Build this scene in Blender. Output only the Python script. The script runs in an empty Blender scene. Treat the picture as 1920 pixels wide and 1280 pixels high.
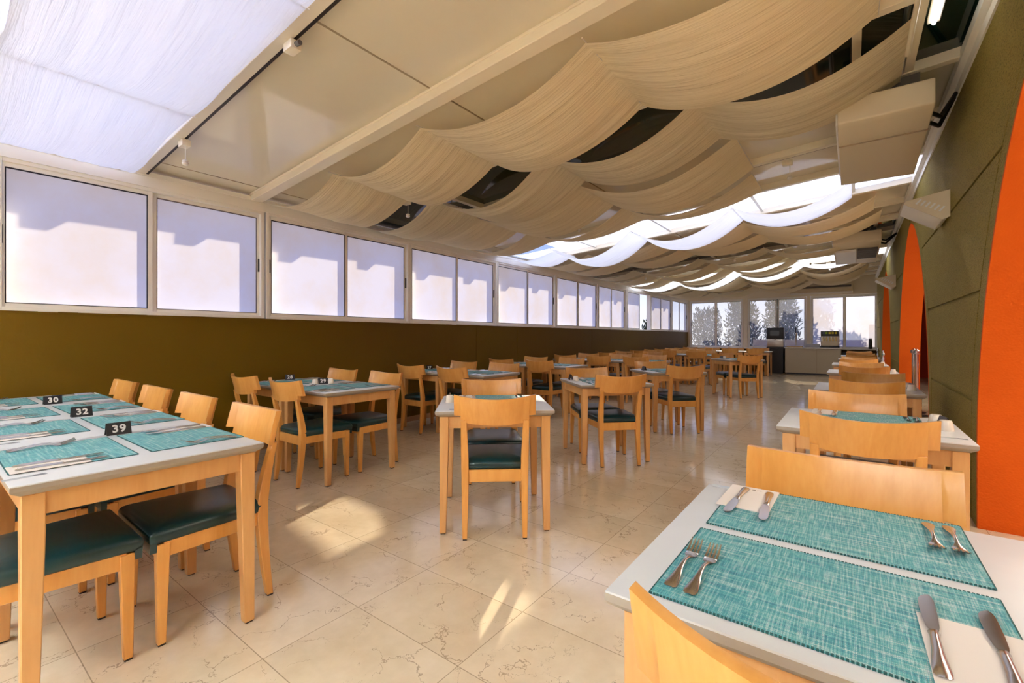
import bpy, bmesh, math, random
from mathutils import Vector, Matrix, noise
random.seed(7)
S = bpy.context.scene
PI = math.pi

# ------------------------------------------------------------------ camera
YAW = math.atan(637 / 853)
cd = bpy.data.cameras.new('camera'); cam = bpy.data.objects.new('camera', cd)
S.collection.objects.link(cam); S.camera = cam
cd.sensor_width = 36; cd.lens = 36 * 853 / 1920; cd.shift_y = -8 / 1920
cd.clip_start = 0.02; cd.clip_end = 300
cam.location = (0, 0, 1.21); cam.rotation_euler = (PI / 2, 0, YAW)

# ------------------------------------------------------------------ light
SUN_E, SKY_E, EXPO = 4.2, 0.80, 0.70
S.view_settings.view_transform = 'Standard'; S.view_settings.look = 'None'
S.view_settings.gamma = 1; S.view_settings.exposure = EXPO
S.view_settings.use_curve_mapping = False
W = bpy.data.worlds.new('sky'); S.world = W; W.use_nodes = True
nt = W.node_tree; nt.nodes.clear()
wo = nt.nodes.new('ShaderNodeOutputWorld'); bg = nt.nodes.new('ShaderNodeBackground')
tc = nt.nodes.new('ShaderNodeTexCoord'); sx = nt.nodes.new('ShaderNodeSeparateXYZ')
rp = nt.nodes.new('ShaderNodeValToRGB')
nt.links.new(tc.outputs['Generated'], sx.inputs[0]); nt.links.new(sx.outputs['Z'], rp.inputs[0])
rp.color_ramp.elements[0].position = 0.0; rp.color_ramp.elements[0].color = (0.95, 0.96, 1.0, 1)
el_ = rp.color_ramp.elements.new(0.22); el_.color = (0.30, 0.44, 1.0, 1)
rp.color_ramp.elements[2].position = 0.7; rp.color_ramp.elements[2].color = (0.16, 0.28, 1.0, 1)
nt.links.new(rp.outputs[0], bg.inputs[0]); bg.inputs[1].default_value = SKY_E
nt.links.new(bg.outputs[0], wo.inputs[0])
sd = bpy.data.lights.new('sun', 'SUN'); so = bpy.data.objects.new('sun', sd); S.collection.objects.link(so)
sd.energy = SUN_E; sd.angle = math.radians(0.8); sd.color = (1.0, 0.84, 0.64)
ELEV = math.radians(27.5)
sdir = Vector((0.355 * math.cos(ELEV), -0.935 * math.cos(ELEV), -math.sin(ELEV)))
so.rotation_euler = sdir.to_track_quat('-Z', 'Y').to_euler(); so.location = (-8, 10, 8)
def area(name, loc, rot, sx_, sy_, e, col):
    l = bpy.data.lights.new(name, 'AREA'); l.shape = 'RECTANGLE'; l.size = sx_; l.size_y = sy_
    l.energy = e; l.color = col
    o = bpy.data.objects.new(name, l); S.collection.objects.link(o); o.location = loc; o.rotation_euler = rot
    return o
# added fill lamps: one behind the camera, one unseen in the inner room
area('fill_back', (-2.2, -3.42, 1.55), (PI / 2, 0, PI), 5.2, 2.3, 640, (0.99, 1.0, 0.90))
area('inner_room_fill', (2.6, 5.5, 3.0), (0, 0, 0), 1.6, 13, 210, (1.0, 0.97, 0.82))
for k, (y, e) in enumerate(((-2.2, 900), (6.89, 30), (12.9, 90))):   # added lamps boosting the daylight through the roof lights
    area('skylight_boost', (-2.2, y, 3.6), (0, math.radians(-4.5), 0), 5.6, .95, e, (0.95, 0.98, 1.0))

S.cycles.use_denoising = True
S.cycles.max_bounces = 10; S.cycles.diffuse_bounces = 6; S.cycles.transmission_bounces = 8; S.cycles.transparent_max_bounces = 12
S.cycles.sample_clamp_indirect = 8
S.cycles.caustics_reflective = False; S.cycles.caustics_refractive = False

# ------------------------------------------------------------------ materials
def srgb(r, g, b):
    f = lambda v: (v / 255 / 12.92) if v / 255 <= 0.04045 else ((v / 255 + 0.055) / 1.055) ** 2.4
    return (f(r), f(g), f(b), 1)
class N:
    def __init__(s, name):
        s.m = bpy.data.materials.new(name); s.m.use_nodes = True; s.t = s.m.node_tree; s.t.nodes.clear()
        s.out = s.n('ShaderNodeOutputMaterial')
    def n(s, k, **kw):
        x = s.t.nodes.new(k)
        for a, b in kw.items():
            if a == 'i':
                for q, v in b.items():
                    if hasattr(v, 'is_output'): s.t.links.new(v, x.inputs[q])
                    else: x.inputs[q].default_value = v
            else: setattr(x, a, b)
        return x
    def coord(s, scale=(1, 1, 1), kind='Object', rot=(0, 0, 0)):
        t = s.n('ShaderNodeTexCoord'); mp = s.n('ShaderNodeMapping', i={'Vector': t.outputs[kind], 'Scale': scale, 'Rotation': rot})
        return mp.outputs[0]
    def noise(s, vec, scale, detail=3, rough=.5, dist=0):
        return s.n('ShaderNodeTexNoise', i={'Vector': vec, 'Scale': scale, 'Detail': detail, 'Roughness': rough, 'Distortion': dist}).outputs[0]
    def ramp(s, fac, stops):
        r = s.n('ShaderNodeValToRGB', i={0: fac}); e = r.color_ramp.elements
        while len(e) < len(stops): e.new(.5)
        for k, (p, c) in enumerate(stops): e[k].position = p; e[k].color = c
        return r.outputs[0]
    def mix(s, f, a, b, mode='MIX'):
        x = s.n('ShaderNodeMix', data_type='RGBA', blend_type=mode)
        for q, v in ((0, f), (6, a), (7, b)):
            if hasattr(v, 'is_output'): s.t.links.new(v, x.inputs[q])
            else: x.inputs[q].default_value = v
        return x.outputs[2]
    def math(s, op, a, b=0.0, c=0.0):
        x = s.n('ShaderNodeMath', operation=op)
        for q, v in ((0, a), (1, b), (2, c)):
            if hasattr(v, 'is_output'): s.t.links.new(v, x.inputs[q])
            else: x.inputs[q].default_value = v
        return x.outputs[0]
    def bump(s, h, st=.3, d=.01):
        return s.n('ShaderNodeBump', i={'Height': h, 'Strength': st, 'Distance': d}).outputs[0]
    def prin(s, col, rough=.5, metal=0, bump=None, coat=0, spec=.5, final=True, coatr=.05, **k):
        i = {'Base Color': col, 'Roughness': rough, 'Metallic': metal, 'Coat Weight': coat, 'Specular IOR Level': spec, 'Coat Roughness': coatr}
        if bump is not None: i['Normal'] = bump
        i.update(k)
        p = s.n('ShaderNodeBsdfPrincipled', i=i)
        if final: s.t.links.new(p.outputs[0], s.out.inputs[0])
        return p.outputs[0]
    def end(s, sh): s.t.links.new(sh, s.out.inputs[0])
def plain(name, col, rough=.5, metal=0, **k):
    a = N(name); a.prin(col, rough, metal, **k); return a.m

def mk_wood(name, c1, c2, c3):
    a = N(name); v = a.coord((1, 1, 1)); info = a.n('ShaderNodeObjectInfo')
    v2 = a.n('ShaderNodeMapping', i={'Vector': a.coord((1, 1, .12)), 'Location': (0, 0, 0)}).outputs[0]
    add = a.n('ShaderNodeVectorMath', operation='ADD', i={0: v2, 1: a.n('ShaderNodeCombineXYZ', i={0: a.math('MULTIPLY', info.outputs['Random'], 40)}).outputs[0]}).outputs[0]
    n1 = a.noise(add, 14, 4, .55, .6); n2 = a.noise(add, 90, 2)
    f = a.math('ADD', a.math('MULTIPLY', n1, .75), a.math('MULTIPLY', n2, .25))
    col = a.ramp(f, [(.3, c1), (.5, c2), (.72, c3)])
    a.prin(col, .34, coat=.25, coatr=.22, bump=a.bump(n2, .05, .002)); return a.m
M = {}
M['wood'] = mk_wood('maple_wood', srgb(204, 142, 66), srgb(214, 154, 78), srgb(222, 166, 92))
M['wood2'] = mk_wood('maple_wood_table', srgb(200, 148, 88), srgb(208, 158, 98), srgb(216, 168, 110))
M['foot'] = plain('dark_foot', srgb(40, 32, 26), .6)
a = N('green_leatherette'); v = a.coord((1, 1, 1))
a.prin(a.mix(a.noise(v, 6), srgb(4, 40, 44), srgb(8, 54, 58)), .33, bump=a.bump(a.noise(v, 300, 2), .12, .002), spec=.6); M['leather'] = a.m
a = N('pale_laminate'); v = a.coord(); a.prin(a.mix(a.noise(v, 8), srgb(204, 210, 214), srgb(216, 221, 225)), .32, bump=a.bump(a.noise(v, 220, 2), .06, .001)); M['lam'] = a.m
M['edge'] = plain('laminate_edge', srgb(160, 152, 140), .5)
# woven placemat
a = N('woven_teal'); v = a.coord((1, 1, 1)); sp = a.n('ShaderNodeSeparateXYZ', i={0: v}); info = a.n('ShaderNodeObjectInfo')
off = a.math('MULTIPLY', info.outputs['Random'], 9.0)
vs = a.n('ShaderNodeCombineXYZ', i={0: a.math('ADD', a.math('MULTIPLY', sp.outputs[0], 7), off), 1: a.math('MULTIPLY', sp.outputs[1], 130)}).outputs[0]
vt = a.n('ShaderNodeCombineXYZ', i={0: a.math('ADD', a.math('MULTIPLY', sp.outputs[0], 320), off), 1: a.math('MULTIPLY', sp.outputs[1], 18)}).outputs[0]
c1 = a.ramp(a.noise(vs, 1.0, 3, .6), [(.30, srgb(26, 104, 140)), (.43, srgb(46, 146, 164)), (.54, srgb(104, 186, 186)), (.66, srgb(206, 216, 216))])
c2 = a.ramp(a.noise(vt, 1.0, 3, .6), [(.34, srgb(30, 112, 130)), (.47, srgb(70, 160, 166)), (.58, srgb(170, 205, 205)), (.72, srgb(222, 224, 220))])
wx = a.math('SINE', a.math('MULTIPLY', sp.outputs[0], 1500)); wy = a.math('SINE', a.math('MULTIPLY', sp.outputs[1], 1500))
chk = a.math('MULTIPLY_ADD', a.math('MULTIPLY', wx, wy), .5, .5)
col = a.mix(chk, c1, c2)
gr = a.math('MULTIPLY', a.math('ABSOLUTE', wx), a.math('ABSOLUTE', wy))
col = a.mix(a.math('MULTIPLY', a.math('LESS_THAN', gr, .12), .45), col, srgb(12, 62, 70))
a.prin(col, .5, bump=a.bump(gr, .5, .0012), spec=.45); M['mat'] = a.m
M['matedge'] = plain('placemat_edge', srgb(28, 84, 84), .7)
M['steel'] = plain('polished_steel', srgb(196, 195, 193), .24, 1)
a = N('brushed_steel'); M['brushed'] = a.m; a.prin(srgb(182, 176, 166), .34, .9, bump=a.bump(a.noise(a.coord((1, 1, 60)), 8, 2), .05, .002))
M['napkin'] = plain('napkin_paper', srgb(226, 220, 214), .85)
M['paperprint'] = plain('napkin_print', srgb(150, 142, 132), .8)
M['ceramic'] = plain('white_ceramic', srgb(232, 224, 210), .22, coat=.3)
M['black'] = plain('black_plastic', srgb(22, 23, 26), .35)
M['whitetext'] = plain('white_lettering', srgb(232, 232, 230), .5)
M['sticker'] = plain('clear_sticker', srgb(188, 198, 204), .2)
M['stickerdark'] = plain('sticker_print', srgb(92, 96, 104), .4)
M['alu'] = plain('white_aluminium', srgb(242, 240, 232), .38)
M['alugrey'] = plain('grey_aluminium', srgb(128, 124, 124), .35, .5)
M['rubber'] = plain('black_gasket', srgb(24, 22, 26), .6)
M['ceil'] = plain('glossy_white_panel', srgb(232, 223, 202), .08, spec=.6)
M['beam'] = plain('cream_painted_metal', srgb(240, 230, 208), .35)
M['seam'] = plain('panel_seam', srgb(160, 142, 116), .7)
M['acwhite'] = plain('air_conditioner_shell', srgb(222, 208, 180), .4)
M['acgrey'] = plain('grille_dark', srgb(96, 92, 88), .5)
M['white'] = plain('white_plastic', srgb(236, 232, 224), .4)
M['darkglass'] = plain('dark_green_glass', srgb(10, 34, 28), .06, spec=.5)
M['orange2'] = plain('inner_red_paint', srgb(170, 44, 8), .75)
M['innerceil'] = plain('inner_ceiling_paint', srgb(225, 215, 200), .8)
def stucco(name, ca, cb, scale, st, dist, thr, amt):
    a = N(name); v = a.coord(); n1 = a.noise(v, scale, 4, .65); n2 = a.noise(v, 2.2, 3)
    vo = a.n('ShaderNodeTexVoronoi', i={'Vector': v, 'Scale': scale * .9}).outputs[0]
    f = a.math('ADD', a.math('MULTIPLY', n1, .7), a.math('MULTIPLY', vo, .5))
    col = a.mix(a.math('MULTIPLY', n2, 1.0), ca, cb)
    a.prin(a.mix(a.math('MULTIPLY', a.math('LESS_THAN', n1, thr), amt), col, (ca[0] * .4, ca[1] * .4, ca[2] * .4, 1)), .8, bump=a.bump(f, st, dist), spec=.25); return a.m
M['green'] = stucco('olive_stucco', srgb(150, 134, 62), srgb(168, 150, 78), 95, 1.0, .018, .445, .6)
M['orange'] = stucco('orange_stucco', srgb(208, 86, 6), srgb(218, 96, 10), 90, .5, .006, .30, .3)
a = N('olive_brown_paint'); v = a.coord(); n1 = a.noise(v, 1.3, 4)
a.prin(a.mix(n1, srgb(92, 66, 4), srgb(106, 80, 12)), .5, bump=a.bump(a.noise(v, 14, 4), .25, .01), spec=.18); M['olive'] = a.m
# marble floor
a = N('cream_marble_tiles'); v = a.coord(); sp = a.n('ShaderNodeSeparateXYZ', i={0: v})
tx = a.math('DIVIDE', a.math('ADD', sp.outputs[0], 1.775 + 61.3), .613); ty = a.math('DIVIDE', a.math('ADD', sp.outputs[1], 41.2 - 1.222), .412)
fx = a.math('ABSOLUTE', a.math('SUBTRACT', a.math('FRACT', tx), .5)); fy = a.math('ABSOLUTE', a.math('SUBTRACT', a.math('FRACT', ty), .5))
gl = a.math('MAXIMUM', a.math('GREATER_THAN', fx, .4972), a.math('GREATER_THAN', fy, .4958))
cell = a.n('ShaderNodeCombineXYZ', i={0: a.math('FLOOR', tx), 1: a.math('FLOOR', ty)}).outputs[0]
wn = a.n('ShaderNodeTexWhiteNoise', noise_dimensions='3D', i={0: cell})
vv = a.n('ShaderNodeVectorMath', operation='ADD', i={0: v, 1: a.n('ShaderNodeVectorMath', operation='SCALE', i={0: wn.outputs['Color'], 'Scale': 7.0}).outputs[0]}).outputs[0]
warp = a.n('ShaderNodeVectorMath', operation='ADD', i={0: vv, 1: a.n('ShaderNodeVectorMath', operation='SCALE', i={0: a.n('ShaderNodeTexNoise', i={'Vector': vv, 'Scale': 5.0, 'Detail': 5, 'Roughness': .65}).outputs['Color'], 'Scale': .32}).outputs[0]}).outputs[0]
vo = a.n('ShaderNodeTexVoronoi', feature='DISTANCE_TO_EDGE', i={'Vector': warp, 'Scale': 4.0}).outputs[0]
brk = a.noise(vv, 6.0, 3)
vein = a.math('MULTIPLY', a.math('LESS_THAN', vo, a.math('MULTIPLY', a.math('SUBTRACT', brk, .44), .06)), .50)
n1 = a.noise(vv, 2.2, 5, .6); n2 = a.noise(vv, 14, 4, .6)
base = a.ramp(a.math('ADD', a.math('MULTIPLY', n1, .7), a.math('MULTIPLY', n2, .3)), [(.3, srgb(208, 192, 162)), (.5, srgb(222, 208, 180)), (.7, srgb(234, 222, 198))])
base = a.mix(a.math('MULTIPLY', wn.outputs['Value'], .18), base, srgb(208, 186, 156))
base = a.mix(vein, base, srgb(112, 84, 56)); base = a.mix(a.math('MULTIPLY', gl, .6), base, srgb(110, 88, 62))
a.prin(base, a.math('MULTIPLY_ADD', n2, .10, .07), bump=a.bump(n1, .06, .006), spec=.55); M['floor'] = a.m
# cloth
def cloth(name, col, tr):
    a = N(name); v = a.coord((1.0, 15, 1)); v2 = a.coord((1.5, 55, 2))
    h = a.math('ADD', a.noise(v, 1, 4, .6, .4), a.math('MULTIPLY', a.noise(v2, 1, 3, .6, .3), .45))
    b = a.bump(h, .55, .03)
    d = a.n('ShaderNodeBsdfDiffuse', i={0: col, 'Normal': b}); t = a.n('ShaderNodeBsdfTranslucent', i={0: col, 'Normal': b})
    mx = a.n('ShaderNodeMixShader', i={0: tr, 1: d.outputs[0], 2: t.outputs[0]}); a.end(mx.outputs[0]); return a.m
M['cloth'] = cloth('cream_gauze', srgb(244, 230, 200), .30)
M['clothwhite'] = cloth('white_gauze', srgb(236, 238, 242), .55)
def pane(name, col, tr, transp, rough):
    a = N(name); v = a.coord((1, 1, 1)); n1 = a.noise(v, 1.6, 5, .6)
    c = a.mix(a.ramp(n1, [(.42, (0, 0, 0, 1)), (.68, (.6, .6, .6, 1))]), col, (col[0] * .97, col[1] * .86, col[2] * .66, 1))  # warm mottling painted into the film colour for bounce light from outside
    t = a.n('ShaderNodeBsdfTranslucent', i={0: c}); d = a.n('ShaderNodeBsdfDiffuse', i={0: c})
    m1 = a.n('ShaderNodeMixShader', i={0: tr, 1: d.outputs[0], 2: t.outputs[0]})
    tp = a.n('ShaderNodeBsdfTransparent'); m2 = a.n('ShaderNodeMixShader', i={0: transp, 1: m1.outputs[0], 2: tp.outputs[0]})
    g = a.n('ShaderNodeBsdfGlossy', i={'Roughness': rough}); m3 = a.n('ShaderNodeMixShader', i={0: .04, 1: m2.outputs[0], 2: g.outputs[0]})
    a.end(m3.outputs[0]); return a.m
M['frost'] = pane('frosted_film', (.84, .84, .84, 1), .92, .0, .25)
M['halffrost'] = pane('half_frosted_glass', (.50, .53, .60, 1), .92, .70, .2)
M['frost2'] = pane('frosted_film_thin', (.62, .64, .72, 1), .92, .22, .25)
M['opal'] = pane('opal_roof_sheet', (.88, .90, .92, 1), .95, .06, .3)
a = N('clear_glass'); tp_ = a.n('ShaderNodeBsdfTransparent', i={0: (.97, .98, .98, 1)}); gl_ = a.n('ShaderNodeBsdfGlossy', i={'Roughness': .03}); mx_ = a.n('ShaderNodeMixShader', i={0: .05, 1: tp_.outputs[0], 2: gl_.outputs[0]}); a.end(mx_.outputs[0]); M['clear'] = a.m
M['leafg'] = plain('oleander_leaf', srgb(58, 78, 44), .6)
M['leafy'] = plain('yellow_green_leaf', srgb(150, 150, 50), .5)
M['stem'] = plain('shrub_stem', srgb(90, 72, 50), .8)
M['outwall'] = plain('pale_render', srgb(225, 212, 196), .8)
M['ground'] = plain('paving', srgb(190, 170, 145), .9)
a = N('red_brick'); br = a.n('ShaderNodeTexBrick', i={'Vector': a.coord((1, 1, 1), rot=(PI / 2, 0, 0)), 'Scale': 6.0, 'Color1': srgb(130, 70, 52), 'Color2': srgb(110, 60, 48), 'Mortar': srgb(190, 180, 170)}); a.prin(br.outputs[0], .8); M['brick'] = a.m
M['pinkpost'] = plain('pink_painted_post', srgb(170, 90, 92), .6)
M['bluewood'] = plain('blue_grey_boards', srgb(70, 74, 92), .6)
M['yellow'] = plain('yellow_label', srgb(214, 190, 30), .5)
M['lime'] = plain('lime_label', srgb(140, 180, 30), .5)
M['juice'] = plain('juice_bottle', srgb(225, 205, 140), .3)
M['towel'] = plain('folded_paper_white', srgb(220, 224, 230), .8)
M['beige'] = plain('beige_cabinet', srgb(186, 174, 148), .45)
M['screen'] = plain('dark_display', srgb(70, 74, 78), .2)
M['cable'] = plain('black_pipe', srgb(46, 38, 30), .5)
a = N('reflection_glow'); e = a.n('ShaderNodeEmission', i={0: (1, .95, .85, 1), 1: 6.0}); a.end(e.outputs[0]); M['tube'] = a.m  # emission standing for a bright reflection in the dark roof glass

# ------------------------------------------------------------------ mesh helpers
class MB:
    def __init__(s): s.v = []; s.f = []; s.mi = []; s.cur = 0
    def add(s, vs, fs):
        b = len(s.v); s.v += [tuple(p) for p in vs]
        for f in fs: s.f.append(tuple(b + i for i in f)); s.mi.append(s.cur)
        return s
    def box(s, x0, x1, y0, y1, z0, z1):
        return s.add([(x0, y0, z0), (x1, y0, z0), (x1, y1, z0), (x0, y1, z0), (x0, y0, z1), (x1, y0, z1), (x1, y1, z1), (x0, y1, z1)],
                     [(0, 3, 2, 1), (4, 5, 6, 7), (0, 1, 5, 4), (1, 2, 6, 5), (2, 3, 7, 6), (3, 0, 4, 7)])
    def rings(s, rs, cap=True, close=True):
        n = len(rs[0]); b = len(s.v); fs = []
        for r in rs: s.v += [tuple(p) for p in r]
        for k in range(len(rs) - 1):
            for i in range(n if close else n - 1):
                j = (i + 1) % n; fs.append((b + k * n + i, b + k * n + j, b + (k + 1) * n + j, b + (k + 1) * n + i))
        if cap: fs.append(tuple(b + i for i in reversed(range(n)))); fs.append(tuple(b + (len(rs) - 1) * n + i for i in range(n)))
        for f in fs: s.f.append(f); s.mi.append(s.cur)
        return s
    def bar(s, pts, ws, ds):           # rectangular section swept up through pts (x,y,z), width in x, depth in y
        rs = []
        for p, w, d in zip(pts, ws, ds):
            rs.append([(p[0] - w / 2, p[1] - d / 2, p[2]), (p[0] + w / 2, p[1] - d / 2, p[2]), (p[0] + w / 2, p[1] + d / 2, p[2]), (p[0] - w / 2, p[1] + d / 2, p[2])])
        return s.rings(rs)
    def tube(s, p0, p1, r0, r1=None, n=12):
        r1 = r0 if r1 is None else r1; p0 = Vector(p0); p1 = Vector(p1); d = (p1 - p0).normalized()
        u = d.orthogonal().normalized(); w = d.cross(u)
        return s.rings([[p + (u * math.cos(2 * PI * i / n) + w * math.sin(2 * PI * i / n)) * r for i in range(n)] for p, r in ((p0, r0), (p1, r1))])
    def lathe(s, prof, c=(0, 0, 0), n=20):
        return s.rings([[(c[0] + r * math.cos(2 * PI * i / n), c[1] + r * math.sin(2 * PI * i / n), c[2] + z) for i in range(n)] for r, z in prof])
    def prism(s, poly, axis, a0, a1):  # poly in the two other axes
        def P(p, t): return {'x': (t, p[0], p[1]), 'y': (p[0], t, p[1]), 'z': (p[0], p[1], t)}[axis]
        return s.rings([[P(p, a0) for p in poly], [P(p, a1) for p in poly]])
    def build(s, name, mats, parent=None, bevel=0, seg=2, smooth=False, ang=35):
        me = bpy.data.meshes.new(name); me.from_pydata(s.v, [], s.f)
        mats = mats if isinstance(mats, (list, tuple)) else [mats]
        for m in mats: me.materials.append(m)
        me.polygons.foreach_set('material_index', s.mi); me.update()
        bm = bmesh.new(); bm.from_mesh(me)
        bmesh.ops.recalc_face_normals(bm, faces=bm.faces)
        if bevel:
            es = [e for e in bm.edges if len(e.link_faces) == 2 and e.calc_face_angle(0) > .5]
            bmesh.ops.bevel(bm, geom=es, offset=bevel, segments=seg, affect='EDGES', profile=.6, clamp_overlap=True)
        bm.to_mesh(me); bm.free()
        if smooth or bevel:
            me.polygons.foreach_set('use_smooth', [True] * len(me.polygons))
            try: me.set_sharp_from_angle(angle=math.radians(ang))
            except Exception: pass
        o = bpy.data.objects.new(name, me); S.collection.objects.link(o); o.parent = parent
        return o
def tag(o, label=None, cat=None, group=None, kind=None):
    if label: o['label'] = label
    if cat: o['category'] = cat
    if group: o['group'] = group
    if kind: o['kind'] = kind
    return o
def empty(name, loc=(0, 0, 0), rz=0):
    o = bpy.data.objects.new(name, None); S.collection.objects.link(o); o.location = loc; o.rotation_euler = (0, 0, rz)
    o.empty_display_size = .05; return o
def struct(o): o['kind'] = 'structure'; return o
def copy_tree(o, parent=None):
    c = o.copy(); S.collection.objects.link(c); c.parent = parent
    for ch in list(o.children): copy_tree(ch, c)
    return c
used = set()
def put(proto, loc, rz, label, cat, group=None, tilt=None):
    o = proto if proto.name not in used and not proto.get('_u') else copy_tree(proto)
    proto['_u'] = 1
    o.location = loc; o.rotation_euler = (0, 0, rz) if tilt is None else (tilt[0], tilt[1], rz)
    tag(o, label, cat, group); return o
def cz(x): return 2.67 + .078 * (x + 5.1)      # underside plane of the sloping roof beams

XL, XR, YE, YB = -5.1, .64, 18.3, -3.5
WT = .24
# ------------------------------------------------------------------ structure: floor, walls, ceiling
struct(MB().box(XL - .2, 4.6, YB - .1, YE + .15, -.12, 0).build('floor', M['floor']))
struct(MB().box(-60, 60, -40, 80, -.3, -.13).build('ground', M['ground']))
# parapet under the windows
w = MB().box(XL - .16, XL, YB, YE, 0, 1.405)
o = struct(w.build('wall_left', M['olive']))
rg = MB()
for k in range(190):
    y = YB + (YE - YB) * k / 190; d = .008 * noise.noise(Vector((y * 3, 0, 0))); h = .012 + .008 * noise.noise(Vector((y * 7, 4, 0)))
    rg.box(XL - .02, XL + .006 + max(0, d), y, y + (YE - YB) / 190, 1.398, 1.405 + max(.001, h * .5))
rg.build('plaster_ridge', M['olive'], o)
for y in (5.82, 7.0, 10.1):
    MB().box(XL, XL + .004, y, y + .02, .02, 1.39).build('joint_strip', M['olive'], o)
# skirting
struct(MB().box(XL, XL + .012, YB, YE, 0, .07).build('baseboard_left', plain('skirting', srgb(170, 130, 90), .5)))
# end wall
e = MB(); e.box(XL - .16, XR + .1, YE, YE + .14, 0, .82); eo = struct(e.build('wall_back', M['olive']))
e = MB()
e.prism([(XL - .16, 2.60), (XR, 2.60), (XR, cz(XR) + .1), (XL - .16, cz(XL) + .1)], 'y', YE, YE + .14)
for x0, x1 in ((-5.26, -5.05), (-3.17, -3.02), (-1.22, -1.12), (.66, .80)): e.box(x0, x1, YE, YE + .14, .82, 2.6)
struct(e.build('wall_back_header', M['beam']))

def film(o, axis, out):      # frosted film sticks to the room side of the glass, the rest of the sheet is clear
    for f in o.data.polygons:
        nv_ = f.normal.x if axis == 'x' else (f.normal.y if axis == 'y' else f.normal.z)
        f.material_index = 0 if nv_ * out < -.7 else 1
def window(nr, axis, pos, lo, hi, z0, z1, glasses, mats, depth, out, dark=()):
    """a sliding window: outer frame, sashes and panes; axis 'x' means the wall plane is x = pos"""
    r = empty('window_%d' % nr, (0, 0, 0)); struct(r)
    def bx(m, u0, u1, w0, w1, za, zb):
        a_, b_ = sorted((pos + out * w0, pos + out * w1))
        return m.box(a_, b_, u0, u1, za, zb) if axis == 'x' else m.box(u0, u1, a_, b_, za, zb)
    fr = MB(); t = .035
    bx(fr, lo, lo + t, 0, depth, z0, z1); bx(fr, hi - t, hi, 0, depth, z0, z1)
    bx(fr, lo + t, hi - t, 0, depth, z0, z0 + t); bx(fr, lo + t, hi - t, 0, depth, z1 - t, z1)
    fr.build('window_frame', M['alu'], r, .003, 1)
    for k, (g0, g1) in enumerate(glasses):
        w = .03 + .028 * (k % 2); s = MB(); q = .038
        dk = k in dark
        bx(s, g0 - q, g0, w - .012, w + .012, z0 + .03, z1 - .03); bx(s, g1, g1 + q, w - .012, w + .012, z0 + .03, z1 - .03)
        bx(s, g0, g1, w - .012, w + .012, z0 + .03, z0 + .065); bx(s, g0, g1, w - .012, w + .012, z1 - .07, z1 - .03)
        so_ = s.build('sash', M['alu'], r, .002, 1)
        g = MB(); h = .006
        bx(g, g0, g0 + h, w - .0125, w - .004, z0 + .065, z1 - .07); bx(g, g1 - h, g1, w - .0125, w - .004, z0 + .065, z1 - .07)
        bx(g, g0, g1, w - .0125, w - .004, z0 + .065, z0 + .065 + h); bx(g, g0, g1, w - .0125, w - .004, z1 - .07 - h * 1.6, z1 - .07)
        g.build('gasket', M['rubber'] if not dk else M['alugrey'], so_)
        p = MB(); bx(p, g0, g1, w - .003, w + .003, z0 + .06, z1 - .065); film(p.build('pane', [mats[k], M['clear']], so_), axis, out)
        hd = MB(); side = g0 - .03 if k % 2 == 0 else g1 + .012
        bx(hd, side, side + .018, w - .022, w - .012, (z0 + z1) / 2 - .07, (z0 + z1) / 2 + .07)
        hd.build('handle', M['black'] if axis == 'x' else M['alugrey'], so_)
    return r
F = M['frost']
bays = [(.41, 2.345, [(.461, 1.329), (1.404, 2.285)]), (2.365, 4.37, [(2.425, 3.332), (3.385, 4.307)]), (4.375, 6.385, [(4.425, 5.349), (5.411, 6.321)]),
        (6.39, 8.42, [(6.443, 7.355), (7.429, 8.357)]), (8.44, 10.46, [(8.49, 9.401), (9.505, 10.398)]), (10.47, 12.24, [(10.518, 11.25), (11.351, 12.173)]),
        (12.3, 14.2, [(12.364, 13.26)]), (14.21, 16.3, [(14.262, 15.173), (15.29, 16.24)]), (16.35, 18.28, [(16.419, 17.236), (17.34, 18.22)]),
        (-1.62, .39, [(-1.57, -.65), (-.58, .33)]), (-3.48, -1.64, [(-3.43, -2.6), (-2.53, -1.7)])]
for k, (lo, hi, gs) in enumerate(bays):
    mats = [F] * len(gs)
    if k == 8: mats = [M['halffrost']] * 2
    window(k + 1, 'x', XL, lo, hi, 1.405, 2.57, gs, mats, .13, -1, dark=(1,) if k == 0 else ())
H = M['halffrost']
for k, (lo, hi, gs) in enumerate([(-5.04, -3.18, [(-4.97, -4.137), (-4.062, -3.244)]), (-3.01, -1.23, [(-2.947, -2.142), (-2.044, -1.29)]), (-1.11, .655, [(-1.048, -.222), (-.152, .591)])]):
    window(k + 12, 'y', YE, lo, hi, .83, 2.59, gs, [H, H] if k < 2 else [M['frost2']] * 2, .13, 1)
# header above the left windows
h = MB().box(XL - .13, XL + .012, YB, YE, 2.565, 2.68); h.box(XL - .14, XL + .02, YB, YE, 2.66, 2.70)
struct(h.build('trim_1', M['alu']))
m = MB().prism([(XL - .40, 2.70), (XL, 2.76), (XL, 2.80), (XL - .40, 2.75)], 'y', YB - .2, YE + .6)
for k, (lo_, hi_) in enumerate([(.46, 1.33), (1.40, 2.29), (2.43, 3.33), (3.39, 4.31), (4.43, 5.35), (5.41, 6.32), (6.44, 7.36), (7.43, 8.36), (8.49, 9.4), (9.5, 10.4), (10.52, 11.25), (11.35, 12.17), (14.26, 15.17), (15.39, 16.24)]):
    y_ = lo_ + 1.05; m.prism([(XL - .40, 2.70), (XL - .36, 2.70), (XL - .36, 2.63), (XL - .40, 2.60)], 'y', y_, y_ + .16)
struct(m.build('trim_2', M['alu']))   # roof eave outside

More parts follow.
